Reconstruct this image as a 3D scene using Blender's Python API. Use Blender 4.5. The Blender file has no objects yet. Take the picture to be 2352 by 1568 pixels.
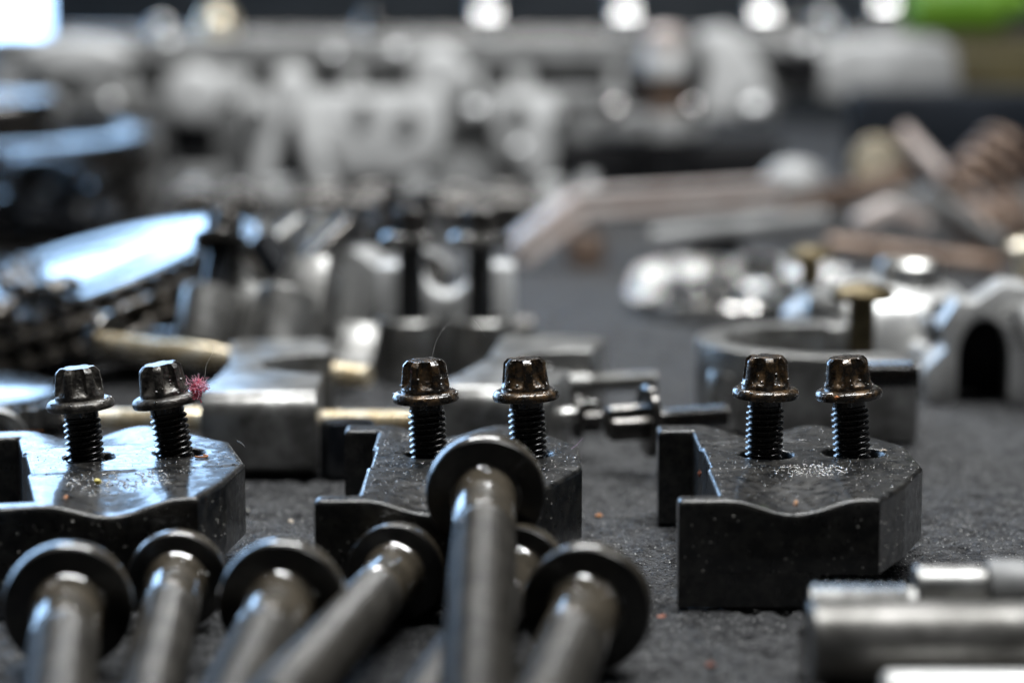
import bpy, bmesh, math, random
from mathutils import Vector, Matrix, Quaternion, noise
from mathutils.geometry import delaunay_2d_cdt

S = 0.001                       # everything below is written in millimetres
sc = bpy.context.scene
col = sc.collection
random.seed(11)
PI = math.pi

# ------------------------------------------------------------------ camera
PITCH = math.radians(8.2); CAMH = 150.0; FV = 85 / 36 * 2352
cd = bpy.data.cameras.new('camera'); cam = bpy.data.objects.new('camera', cd); col.objects.link(cam)
cam.location = (0, 0, CAMH * S); cam.rotation_euler = (PI / 2 - PITCH, 0, 0)
cd.lens = 85; cd.sensor_width = 36; cd.clip_start = 0.02; cd.clip_end = 60
cd.dof.use_dof = True; cd.dof.focus_distance = 0.642; cd.dof.aperture_fstop = 6.1
sc.camera = cam

# ------------------------------------------------------------------ world, lamps, exposure
w = bpy.data.worlds.new('World'); sc.world = w; w.use_nodes = True
w.node_tree.nodes['Background'].inputs[0].default_value = (0.75, 0.85, 1.0, 1)
w.node_tree.nodes['Background'].inputs[1].default_value = 0.012
def area(name, loc, size, power, color, target):
    l = bpy.data.lights.new(name, 'AREA'); l.shape = 'RECTANGLE'; l.size, l.size_y = size
    l.energy = power; l.color = color
    o = bpy.data.objects.new(name, l); col.objects.link(o); o.location = loc
    o.rotation_euler = (Vector(target) - Vector(loc)).to_track_quat('-Z', 'Y').to_euler()
    return o
area('ceiling_tube_lamp', (0.2, 0.64, 1.40), (1.3, 0.10), 22, (0.97, 0.99, 1.0), (0.1, 1.2, 0))
area('ceiling_tube_lamp', (-0.1, 2.35, 1.85), (1.3, 0.10), 24, (0.97, 0.99, 1.0), (0, 1.9, 0))
area('ceiling_tube_lamp', (0.85, 0.95, 1.75), (0.10, 1.2), 8, (0.97, 0.99, 1.0), (0.3, 0.7, 0))
sc.view_settings.view_transform = 'Standard'; sc.view_settings.look = 'None'
sc.view_settings.exposure = 0.4; sc.view_settings.gamma = 1
sc.cycles.use_denoising = True
sc.cycles.sample_clamp_indirect = 12
sc.cycles.max_bounces = 8

# ------------------------------------------------------------------ helpers
def ray(xv, yv):
    a = (xv - 1176) / FV; b = -(yv - 784) / FV
    return (a, math.cos(PITCH) + b * math.sin(PITCH), -math.sin(PITCH) + b * math.cos(PITCH))
def P(xv, yv, z=0):            # point of the bench at height z
    r = ray(xv, yv); t = (z - CAMH) / r[2]
    return Vector((t * r[0], t * r[1], z))
def PD(xv, yv, d):             # point at distance d
    r = ray(xv, yv); t = d / r[1]
    return Vector((t * r[0], d, CAMH + t * r[2]))

class MB:
    def __init__(s): s.v = []; s.f = []
    def add(s, verts, faces, M=None):
        o = len(s.v)
        s.v += [tuple(M @ Vector(p)) if M else tuple(p) for p in verts]
        s.f += [tuple(i + o for i in f) for f in faces]
        return s
    def box(s, x0, x1, y0, y1, z0, z1, M=None):
        v = [(x, y, z) for z in (z0, z1) for y in (y0, y1) for x in (x0, x1)]
        return s.add(v, [(0, 2, 3, 1), (4, 5, 7, 6), (0, 1, 5, 4), (1, 3, 7, 5), (3, 2, 6, 7), (2, 0, 4, 6)], M)
    def lathe(s, prof, n=40, M=None, cap=True):
        v = []; f = []
        for r, z in prof:
            for k in range(n):
                a = 2 * PI * k / n; v.append((r * math.cos(a), r * math.sin(a), z))
        for i in range(len(prof) - 1):
            for k in range(n):
                k2 = (k + 1) % n
                f.append((i * n + k, i * n + k2, (i + 1) * n + k2, (i + 1) * n + k))
        if cap:
            f.append(tuple(range(n - 1, -1, -1))); f.append(tuple((len(prof) - 1) * n + k for k in range(n)))
        return s.add(v, f, M)
    def polar(s, fn, zs, n=72, M=None, cap=(True, True)):
        v = []; f = []
        for z in zs:
            for k in range(n):
                a = 2 * PI * k / n; r = fn(a, z); v.append((r * math.cos(a), r * math.sin(a), z))
        for i in range(len(zs) - 1):
            for k in range(n):
                k2 = (k + 1) % n
                f.append((i * n + k, i * n + k2, (i + 1) * n + k2, (i + 1) * n + k))
        if cap[0]: f.append(tuple(range(n - 1, -1, -1)))
        if cap[1]: f.append(tuple((len(zs) - 1) * n + k for k in range(n)))
        return s.add(v, f, M)
    def prism(s, out, z0, z1, M=None):
        n = len(out)
        v = [(x, y, z0) for x, y in out] + [(x, y, z1) for x, y in out]
        f = [tuple(range(n - 1, -1, -1)), tuple(range(n, 2 * n))]
        f += [(i, (i + 1) % n, n + (i + 1) % n, n + i) for i in range(n)]
        return s.add(v, f, M)
    def tube(s, pts, r, n=8, M=None):
        pts = [Vector(p) for p in pts]; v = []; f = []
        t0 = (pts[1] - pts[0]).normalized()
        u = t0.orthogonal().normalized()
        for i, p in enumerate(pts):
            t = (pts[min(i + 1, len(pts) - 1)] - pts[max(i - 1, 0)]).normalized()
            u = (u - t * u.dot(t)).normalized(); q = t.cross(u)
            rr = r(i / (len(pts) - 1)) if callable(r) else r
            for k in range(n):
                a = 2 * PI * k / n; v.append(p + (u * math.cos(a) + q * math.sin(a)) * rr)
        m = len(pts)
        for i in range(m - 1):
            for k in range(n):
                k2 = (k + 1) % n; f.append((i * n + k, i * n + k2, (i + 1) * n + k2, (i + 1) * n + k))
        f.append(tuple(range(n - 1, -1, -1))); f.append(tuple((m - 1) * n + k for k in range(n)))
        return s.add(v, f, M)
    def bead(s, c, rx, rz, n=8, m=4):
        prof = [(max(1e-3, rx * math.sin(PI * i / (2 * m))), rz * math.cos(PI * i / (2 * m))) for i in range(m + 1)]
        return s.lathe([(r, z) for r, z in reversed(prof)], n, Matrix.Translation(c))
    def mesh(s, name, angle=35, bevel=0, seg=2):
        me = bpy.data.meshes.new(name)
        me.from_pydata([(x * S, y * S, z * S) for x, y, z in s.v], [], s.f)
        if bevel:
            bm = bmesh.new(); bm.from_mesh(me)
            ed = [e for e in bm.edges if len(e.link_faces) == 2 and e.calc_face_angle(0) > math.radians(28)]
            bmesh.ops.bevel(bm, geom=ed, offset=bevel * S, segments=seg, profile=0.5, affect='EDGES', clamp_overlap=True)
            bm.to_mesh(me); bm.free()
        bm = bmesh.new(); bm.from_mesh(me); bmesh.ops.recalc_face_normals(bm, faces=bm.faces); bm.to_mesh(me); bm.free()
        me.shade_smooth(); me.set_sharp_from_angle(angle=math.radians(angle))
        return me

def obj(name, me, mat, parent=None):
    o = bpy.data.objects.new(name, me); col.objects.link(o)
    if mat and not me.materials: me.materials.append(mat)
    if parent: o.parent = parent
    return o
def tag(o, label=None, cat=None, group=None, kind=None):
    if label: o['label'] = label
    if cat: o['category'] = cat
    if group: o['group'] = group
    if kind: o['kind'] = kind
    return o
def thing(name, label, cat, loc=(0, 0, 0), rot=None, group=None):
    o = bpy.data.objects.new(name, None); col.objects.link(o); o.empty_display_size = 0.005
    o.location = Vector(loc) * S
    if rot is not None:
        o.rotation_mode = 'QUATERNION'
        o.rotation_quaternion = rot if isinstance(rot, Quaternion) else Matrix.Rotation(rot, 3, 'Z').to_quaternion()
    return tag(o, label, cat, group)
def single(name, mb, mat, label, cat, loc=(0, 0, 0), rot=None, group=None, **k):
    o = obj(name, mb.mesh(name, **k) if isinstance(mb, MB) else mb, mat); o.location = Vector(loc) * S
    if rot is not None:
        o.rotation_mode = 'QUATERNION'
        o.rotation_quaternion = rot if isinstance(rot, Quaternion) else Matrix.Rotation(rot, 3, 'Z').to_quaternion()
    return tag(o, label, cat, group)
def qz(d): return Vector(d).to_track_quat('Z', 'Y')        # local +Z along d
RX = lambda a: Matrix.Rotation(math.radians(a), 4, 'X')
RY = lambda a: Matrix.Rotation(math.radians(a), 4, 'Y')
RZ = lambda a: Matrix.Rotation(math.radians(a), 4, 'Z')
TR = lambda x, y, z: Matrix.Translation((x, y, z))

# ------------------------------------------------------------------ materials
def mat(name, c1, c2=None, metal=0.0, rough=(0.4, 0.5), scale=250, coat=0.0, coat_r=0.08, bump=0.0, bscale=900,
        mix=(0.42, 0.62), spec=0.5, speck=None, speck_scale=700, speck_size=0.12, detail=5, gen=False, rscale=None, streak=None, bdist=0.0004, coat_ior=1.5):
    m = bpy.data.materials.new(name); m.use_nodes = True; nt = m.node_tree; N = nt.nodes; L = nt.links
    b = N['Principled BSDF']; b.inputs['Metallic'].default_value = metal
    b.inputs['Coat Weight'].default_value = coat; b.inputs['Coat Roughness'].default_value = coat_r; b.inputs['Coat IOR'].default_value = coat_ior
    b.inputs['Specular IOR Level'].default_value = spec
    tc = N.new('ShaderNodeTexCoord'); src = tc.outputs['Object']
    if streak:
        mp = N.new('ShaderNodeMapping'); mp.inputs['Scale'].default_value = streak; L.new(src, mp.inputs['Vector']); src = mp.outputs[0]
    oi = N.new('ShaderNodeObjectInfo'); ad = N.new('ShaderNodeVectorMath'); ad.operation = 'ADD'
    L.new(src, ad.inputs[0]); L.new(oi.outputs['Random'], ad.inputs[1]); src = ad.outputs[0]
    nz = N.new('ShaderNodeTexNoise'); nz.inputs['Scale'].default_value = scale; nz.inputs['Detail'].default_value = detail
    nz.inputs['Roughness'].default_value = 0.62
    L.new(src, nz.inputs['Vector'])
    cr = N.new('ShaderNodeValToRGB'); cr.color_ramp.elements[0].position, cr.color_ramp.elements[1].position = mix
    cr.color_ramp.elements[0].color = (*c1, 1); cr.color_ramp.elements[1].color = (*(c2 or c1), 1)
    L.new(nz.outputs[0], cr.inputs[0]); out = cr.outputs[0]
    if speck:
        vo = N.new('ShaderNodeTexVoronoi'); vo.inputs['Scale'].default_value = speck_scale; L.new(src, vo.inputs['Vector'])
        lt = N.new('ShaderNodeMath'); lt.operation = 'LESS_THAN'; lt.inputs[1].default_value = speck_size; L.new(vo.outputs['Distance'], lt.inputs[0])
        gt = N.new('ShaderNodeMath'); gt.operation = 'GREATER_THAN'; gt.inputs[1].default_value = 0.62
        sx = N.new('ShaderNodeSeparateColor'); L.new(vo.outputs['Color'], sx.inputs[0]); L.new(sx.outputs[0], gt.inputs[0])
        mu = N.new('ShaderNodeMath'); mu.operation = 'MULTIPLY'; L.new(lt.outputs[0], mu.inputs[0]); L.new(gt.outputs[0], mu.inputs[1])
        mx = N.new('ShaderNodeMix'); mx.data_type = 'RGBA'; L.new(mu.outputs[0], mx.inputs['Factor'])
        L.new(out, mx.inputs['A']); mx.inputs['B'].default_value = (*speck, 1); out = mx.outputs['Result']
    L.new(out, b.inputs['Base Color'])
    n2 = N.new('ShaderNodeTexNoise'); n2.inputs['Scale'].default_value = rscale or scale * 1.7; n2.inputs['Detail'].default_value = 4
    L.new(src, n2.inputs['Vector'])
    mr = N.new('ShaderNodeMapRange'); mr.inputs['From Min'].default_value = 0.3; mr.inputs['From Max'].default_value = 0.7
    mr.inputs['To Min'].default_value, mr.inputs['To Max'].default_value = rough
    L.new(n2.outputs[0], mr.inputs['Value']); L.new(mr.outputs[0], b.inputs['Roughness'])
    if bump:
        n3 = N.new('ShaderNodeTexNoise'); n3.inputs['Scale'].default_value = bscale; n3.inputs['Detail'].default_value = 5
        L.new(src, n3.inputs['Vector'])
        bp = N.new('ShaderNodeBump'); bp.inputs['Strength'].default_value = bump; bp.inputs['Distance'].default_value = bdist
        L.new(n3.outputs[0], bp.inputs['Height']); L.new(bp.outputs[0], b.inputs['Normal'])
    return m
def emit(name, c, s):
    m = bpy.data.materials.new(name); m.use_nodes = True; b = m.node_tree.nodes['Principled BSDF']
    b.inputs['Base Color'].default_value = (0.02, 0.02, 0.02, 1); b.inputs['Emission Color'].default_value = (*c, 1); b.inputs['Emission Strength'].default_value = s
    return m

M_mat = mat('grey rubber mat', (0.022, 0.022, 0.024), (0.086, 0.086, 0.089), rough=(0.5, 0.85), scale=230, bump=1.0, bscale=900, bdist=0.0035, mix=(0.38, 0.58), spec=0.4, speck=(0.55, 0.55, 0.53), speck_scale=1000, speck_size=0.24)
M_block = mat('oily black steel', (0.010, 0.010, 0.010), (0.045, 0.042, 0.037), metal=0.3, rough=(0.22, 0.5), scale=220, coat=0.5, coat_r=0.10, bump=0.16, bscale=700, speck=(0.16, 0.15, 0.13), speck_scale=420, speck_size=0.07)
M_bolt_oil = mat('oily brown black bolt steel', (0.022, 0.017, 0.012), (0.17, 0.100, 0.045), metal=0.35, rough=(0.16, 0.40), scale=330, coat=1.0, coat_r=0.07, bump=0.45, bscale=1000, bdist=0.0007, mix=(0.45, 0.68))
M_bolt_dry = mat('dry grimy bolt steel', (0.030, 0.027, 0.024), (0.16, 0.145, 0.125), metal=0.4, rough=(0.26, 0.5), scale=330, coat=0.4, coat_r=0.15, bump=0.5, bscale=1100, bdist=0.0007, mix=(0.4, 0.68))
M_thread = mat('black oily thread', (0.008, 0.007, 0.007), (0.022, 0.018, 0.014), metal=0.5, rough=(0.18, 0.32), scale=400, coat=0.8, coat_r=0.08, bump=0.1)
M_long = mat('phosphated bolt steel', (0.045, 0.041, 0.035), (0.080, 0.073, 0.063), metal=0.2, rough=(0.4, 0.52), scale=90, spec=0.2, coat=0.6, coat_r=0.12, coat_ior=1.6, bump=0.12, bscale=900)
M_longd = mat('dark flange face steel', (0.020, 0.019, 0.018), (0.040, 0.037, 0.033), metal=0.6, rough=(0.28, 0.42), scale=120, coat=0.25, coat_r=0.15, bump=0.1)
M_alu = mat('machined steel grey', (0.20, 0.195, 0.185), (0.42, 0.415, 0.40), metal=0.85, rough=(0.28, 0.44), scale=90, bump=0.12, bscale=700)
M_alub = mat('bright machined steel', (0.50, 0.49, 0.47), (0.70, 0.69, 0.66), metal=0.95, rough=(0.22, 0.34), scale=120, bump=0.1)
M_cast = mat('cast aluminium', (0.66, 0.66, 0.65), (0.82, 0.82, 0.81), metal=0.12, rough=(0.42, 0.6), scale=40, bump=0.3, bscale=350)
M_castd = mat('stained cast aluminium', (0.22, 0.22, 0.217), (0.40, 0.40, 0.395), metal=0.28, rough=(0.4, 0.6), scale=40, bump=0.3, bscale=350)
M_brass = mat('yellow zinc plated steel', (0.74, 0.60, 0.38), (0.92, 0.86, 0.72), metal=0.6, rough=(0.22, 0.36), scale=140, bump=0.1)
M_brassd = mat('dull brass plating', (0.11, 0.085, 0.045), (0.22, 0.17, 0.09), metal=0.8, rough=(0.28, 0.45), scale=140, bump=0.1)
M_copper = mat('rusty pink steel', (0.55, 0.46, 0.42), (0.74, 0.69, 0.66), metal=0.35, rough=(0.35, 0.55), scale=60, bump=0.2)
M_rust = mat('rusty brown steel', (0.15, 0.095, 0.065), (0.38, 0.28, 0.22), metal=0.45, rough=(0.35, 0.55), scale=70, bump=0.2)
M_chrome = mat('polished steel', (0.75, 0.74, 0.72), (0.85, 0.84, 0.82), metal=1.0, rough=(0.14, 0.24), scale=100)
M_black = mat('black rubber and recess shade', (0.006, 0.006, 0.007), (0.012, 0.012, 0.013), spec=0.2, rough=(0.45, 0.6), scale=60, bump=0.1)  # real rubber, and painted shade in the cylinder head's openings
M_gloss = mat('black enamel', (0.006, 0.007, 0.009), (0.012, 0.013, 0.015), rough=(0.12, 0.26), scale=60, spec=0.6)
M_gear = mat('dark oiled gear steel', (0.05, 0.047, 0.043), (0.11, 0.10, 0.09), metal=0.85, rough=(0.16, 0.3), scale=90, coat=0.5, coat_r=0.12, bump=0.1)
M_navy = mat('dark navy plastic', (0.008, 0.011, 0.016), (0.014, 0.018, 0.025), rough=(0.5, 0.65), scale=30, spec=0.2)
M_green = mat('green plastic', (0.16, 0.36, 0.03), (0.22, 0.44, 0.05), rough=(0.35, 0.5), scale=20)
M_olive = mat('olive brown cardboard', (0.055, 0.042, 0.012), (0.085, 0.068, 0.022), rough=(0.6, 0.8), scale=20)
M_wall = mat('dark workshop wall', (0.022, 0.026, 0.032), (0.040, 0.044, 0.050), rough=(0.6, 0.8), scale=3)
M_cab = mat('dark blue grey cabinet', (0.007, 0.011, 0.016), (0.016, 0.021, 0.027), rough=(0.5, 0.65), scale=9, spec=0.25)
M_oil = mat('oil drops', (0.06, 0.052, 0.04), (0.16, 0.145, 0.12), rough=(0.03, 0.06), spec=0.8, coat=1.0, coat_r=0.02, coat_ior=2.2)
M_grit = mat('pale grit', (0.10, 0.10, 0.095), (0.34, 0.33, 0.30), rough=(0.25, 0.5), scale=120)
M_pink = mat('pink lint', (0.92, 0.16, 0.24), (0.95, 0.26, 0.36), rough=(0.7, 0.8))
M_pinkl = mat('pale pink fibre', (0.92, 0.42, 0.52), (0.80, 0.62, 0.78), rough=(0.5, 0.6), scale=900)
M_hair = mat('grey fibre', (0.35, 0.34, 0.33), (0.5, 0.49, 0.47), rough=(0.3, 0.4))
M_purple = mat('purple fibre', (0.30, 0.16, 0.30), (0.4, 0.22, 0.4), rough=(0.4, 0.5))
M_crumb = mat('cream crumb', (0.62, 0.52, 0.42), (0.75, 0.68, 0.58), rough=(0.6, 0.8), bump=0.3)
M_orange = mat('orange flake', (0.55, 0.20, 0.06), (0.65, 0.32, 0.14), rough=(0.4, 0.6), bump=0.3)
M_red = mat('red crumb', (0.42, 0.14, 0.09), (0.5, 0.2, 0.13), rough=(0.5, 0.6))
M_yellow = mat('yellow flake', (0.55, 0.45, 0.06), (0.65, 0.55, 0.12), rough=(0.4, 0.5))
M_alug = mat('bright blotched aluminium', (0.50, 0.495, 0.48), (0.86, 0.855, 0.84), metal=0.55, rough=(0.26, 0.5), scale=55, bump=0.3, bscale=300)
M_glint = mat('glinting dust', (0.22, 0.21, 0.19), (0.5, 0.48, 0.44), rough=(0.08, 0.2), coat=1.0, coat_r=0.08, scale=200)
M_shank = mat('smooth oiled shank', (0.050, 0.042, 0.030), (0.095, 0.078, 0.056), metal=0.15, rough=(0.42, 0.55), scale=110, coat=1.0, coat_r=0.05, bump=0.05, coat_ior=2.1, spec=0.15)
M_chain = mat('bright chain steel', (0.70, 0.69, 0.66), (0.92, 0.90, 0.86), metal=1.0, rough=(0.11, 0.18), scale=100)
M_chainoil = mat('oily bright chain plates', (0.10, 0.097, 0.09), (0.30, 0.29, 0.275), metal=0.9, rough=(0.14, 0.26), scale=100, coat=0.6, coat_r=0.1)
M_gritg = mat('glinting grit', (0.035, 0.035, 0.035), (0.26, 0.255, 0.24), rough=(0.12, 0.5), scale=160, mix=(0.45, 0.66))
M_castm = mat('mid grey cast aluminium', (0.36, 0.36, 0.355), (0.58, 0.58, 0.575), metal=0.2, rough=(0.42, 0.6), scale=40, bump=0.3, bscale=350)
M_brownchain = mat('brown grey chain steel', (0.06, 0.052, 0.042), (0.20, 0.175, 0.15), metal=0.7, rough=(0.22, 0.36), scale=120, coat=0.4, coat_r=0.12)
M_sleeve = mat('dull grey steel', (0.13, 0.125, 0.115), (0.26, 0.25, 0.235), metal=0.8, rough=(0.36, 0.5), scale=70, bump=0.2)
M_glint_dome = mat('satin glint dome steel', (0.30, 0.30, 0.30), (0.42, 0.42, 0.42), metal=0.9, rough=(0.30, 0.38), scale=100)  # for the added glint domes on the cylinder head
M_pane = emit('daylit pane', (0.40, 0.645, 1.0), 5.6)

# ------------------------------------------------------------------ setting: mat, wall, window
def lin(a, b, st):
    n = max(1, round((b - a) / st)); return [a + (b - a) * i / n for i in range(n)]
xs = lin(-1500, -400, 50) + lin(-400, -150, 6) + lin(-150, 150, 1.05) + lin(150, 400, 6) + lin(400, 1500, 50) + [1500]
ys = lin(250, 500, 5) + lin(500, 720, 1.05) + lin(720, 1100, 3) + lin(1100, 2850, 35) + [2850]
v = []
for y in ys:
    for x in xs:
        h = 0
        if y < 1200 and abs(x) < 420:
            h = 0.9 * noise.fractal(Vector((x / 22, y / 22, 0)), 1.0, 2.0, 3) + 1.05 * noise.noise(Vector((x / 4.2, y / 4.2, 3)))
            h += 0.45 * noise.noise(Vector((x / 1.6, y / 1.6, 9)))
            c = noise.noise(Vector((x / 7, y / 9, 21)))
            if c > 0.28: h -= (c - 0.28) * 7
        v.append((x, y, h - 0.9))
nx = len(xs)
f = [(j * nx + i, j * nx + i + 1, (j + 1) * nx + i + 1, (j + 1) * nx + i) for j in range(len(ys) - 1) for i in range(nx - 1)]
g = MB(); g.v = v; g.f = f
tag(obj('ground', g.mesh('ground', angle=80), M_mat), kind='structure')
tag(obj('wall', MB().box(-5200, 2600, 3260, 3300, -900, 2600).mesh('wall'), M_wall), kind='structure')

t = thing('window', 'wide bluish daylit window behind the bench at upper left', 'window', (0, 3200, 0))
k = 0
for i, x0 in enumerate(range(-4400, -380, 500)):
    for j, (z0, z1) in enumerate(((96, 300), (330, 740), (770, 1180))):
        x1 = min(x0 + 475, -375)
        obj('pane', MB().box(x0, x1, 0, 6, z0, z1).mesh('pane'), M_pane, t)
fr = MB()
for x0 in list(range(-4400, -380, 500)) + [-375]: fr.box(x0 - 25, x0, -12, 20, 38, 1182)
for z0 in (10, 300, 740, 1180): fr.box(-4425, -375, -15, 22, z0, z0 + 30)
obj('frame', fr.mesh('frame', bevel=3), M_cab, t)

t = thing('mask_cabinet', 'dark blue grey cabinet added to mask the low window behind the cylinder head', 'mask_cabinet', (0, 3000, -800))
obj('body', MB().box(-575, 2400, 0, 150, 0, 968).mesh('body', bevel=6), M_cab, t)  # added to hide the lower right part of the window
for i in range(6):
    d = obj('door', MB().box(-560 + i * 480, -70 + i * 480, -20, -1, 30, 925).mesh('door', bevel=4), M_cab, t)
    obj('handle', MB().tube([(-110 + i * 480, -26, 500), (-110 + i * 480, -26, 700)], 6).mesh('handle'), M_castd, d)

# ------------------------------------------------------------------ bearing caps in focus
OUT = [(-39.3, -60), (10.4, -58.5), (19.5, -40), (27.6, -18), (27.6, 12.5), (20, 29), (8, 46), (-38.5, 46), (-38.5, 35.5), (-29, 35.5), (-29, 10), (-28.2, 9), (-28.2, -18), (-29, -19), (-29, -53), (-39.3, -53)]
TOPZ = 27.0
def in_poly(x, y, poly):
    r = False; j = len(poly) - 1
    for i in range(len(poly)):
        xi, yi = poly[i]; xj, yj = poly[j]
        if (yi > y) != (yj > y) and x < (xj - xi) * (y - yi) / (yj - yi) + xi: r = not r
        j = i
    return r
def pdist(x, y, poly):
    best = 1e9; j = len(poly) - 1
    for i in range(len(poly)):
        ax, ay = poly[j]; bx, by = poly[i]; dx, dy = bx - ax, by - ay
        q = max(0, min(1, ((x - ax) * dx + (y - ay) * dy) / (dx * dx + dy * dy)))
        best = min(best, (x - ax - q * dx) ** 2 + (y - ay - q * dy) ** 2); j = i
    return math.sqrt(best)
def make_block(seed, holes):
    rnd = random.Random(seed)
    def height(x, y):
        z = TOPZ
        t1 = max(0, min(1, (-20 - y) / 34)); t2 = max(0, min(1, (y - 16) / 26))
        tr = math.cos(max(-1, min(1, (x + 10.5) / 17)) * PI / 2) ** 2
        z -= 3.6 * tr * (t1 ** 0.8 + t2 ** 0.8)
        if y < -20 or y > 16: z -= 0.22
        z += 0.07 * noise.noise(Vector((x / 2.1, y / 2.1, seed))) + 0.12 * noise.noise(Vector((x / 9, y / 9, seed + 4)))
        z += 0.10 * noise.noise(Vector((x / 1.1, y / 1.1, seed))) if -22 < y < 18 else 0
        d = pdist(x, y, OUT); B = 1.15
        if d < B: z -= B - math.sqrt(max(0, B * B - (B - d) ** 2))
        for hx, hy, hr in holes:
            e = math.hypot(x - hx, y - hy) - hr
            if e < 0.5: z -= 0.5 - math.sqrt(max(0, 0.25 - (0.5 - max(0, e)) ** 2))
        return z
    pts = []; edges = []
    n = len(OUT)
    for i in range(n):
        a = Vector(OUT[i]); b = Vector(OUT[(i + 1) % n]); L = (b - a).length; m = max(1, round(L / 1.3))
        for q in range(m): pts.append(a + (b - a) * q / m)
    no = len(pts); edges += [(i, (i + 1) % no) for i in range(no)]
    ins = []
    for i in range(no):
        tn = (pts[(i + 1) % no] - pts[i - 1]).normalized(); nn = Vector((-tn.y, tn.x))
        for o in (0.15, 0.4, 0.75, 1.15):
            q = pts[i] + nn * o
            if in_poly(q.x, q.y, OUT) and pdist(q.x, q.y, OUT) > o * 0.8: ins.append(q)
    hole_rng = []
    pts += ins
    for hx, hy, hr in holes:
        s0 = len(pts)
        for q in range(40):
            a = 2 * PI * q / 40; pts.append(Vector((hx + hr * math.cos(a), hy + hr * math.sin(a))))
        edges += [(s0 + q, s0 + (q + 1) % 40) for q in range(40)]
        hole_rng.append(s0)
        for o in (0.2, 0.5):
            for q in range(40):
                a = 2 * PI * (q + .5) / 40; pts.append(Vector((hx + (hr + o) * math.cos(a), hy + (hr + o) * math.sin(a))))
    y = -59.0
    while y < 45.5:
        x = -39
        while x < 27:
            xx = x + rnd.uniform(-.2, .2); yy = y + rnd.uniform(-.2, .2)
            if in_poly(xx, yy, OUT) and pdist(xx, yy, OUT) > 1.6 and all(math.hypot(xx - a, yy - b) > c + 0.9 for a, b, c in holes):
                pts.append(Vector((xx, yy)))
            x += 1.15
        y += 1.15
    rv, re, rf, ov, oe, of_ = delaunay_2d_cdt(pts, edges, [], 0, 1e-5)
    faces = []
    for fc in rf:
        cx = sum(rv[i].x for i in fc) / len(fc); cy = sum(rv[i].y for i in fc) / len(fc)
        if in_poly(cx, cy, OUT) and all(math.hypot(cx - a, cy - b) > c * 0.997 for a, b, c in holes): faces.append(tuple(fc))
    mb = MB(); mb.v = [(p.x, p.y, height(p.x, p.y)) for p in rv]; mb.f = list(faces)
    inv = {}
    for ni, olds in enumerate(ov):
        for o in olds: inv[o] = ni
    base = len(mb.v)
    for i in range(no): mb.v.append((pts[i].x, pts[i].y, mb.v[inv[i]][2] - .35))
    for i in range(no): mb.v.append((pts[i].x, pts[i].y, 20.5))
    for i in range(no): mb.v.append((pts[i].x, pts[i].y, 8.0))
    for i in range(no):
        j = (i + 1) % no; mb.f.append((inv[i], base + i, base + j, inv[j]))
        for k in (0, no): mb.f.append((base + k + i, base + k + no + i, base + k + no + j, base + k + j))
    mb.f.append(tuple(base + 2 * no + i for i in range(no - 1, -1, -1)))
    for h, s0 in enumerate(hole_rng):
        base = len(mb.v); hx, hy, hr = holes[h]
        for q in range(40):
            a = 2 * PI * q / 40; mb.v.append((hx + hr * math.cos(a), hy + hr * math.sin(a), 9.0))
        for q in range(40): mb.f.append((inv[s0 + q], inv[s0 + (q + 1) % 40], base + (q + 1) % 40, base + q))
        mb.f.append(tuple(base + q for q in range(40)))
    return mb, height
FOOT = [(-39.25, -59.95), (-4, -59.6), (-4, 45.95), (-38.45, 45.95), (-38.45, 35.55), (-29.05, 35.55), (-29.05, -53.05), (-39.25, -53.05)]

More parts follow.
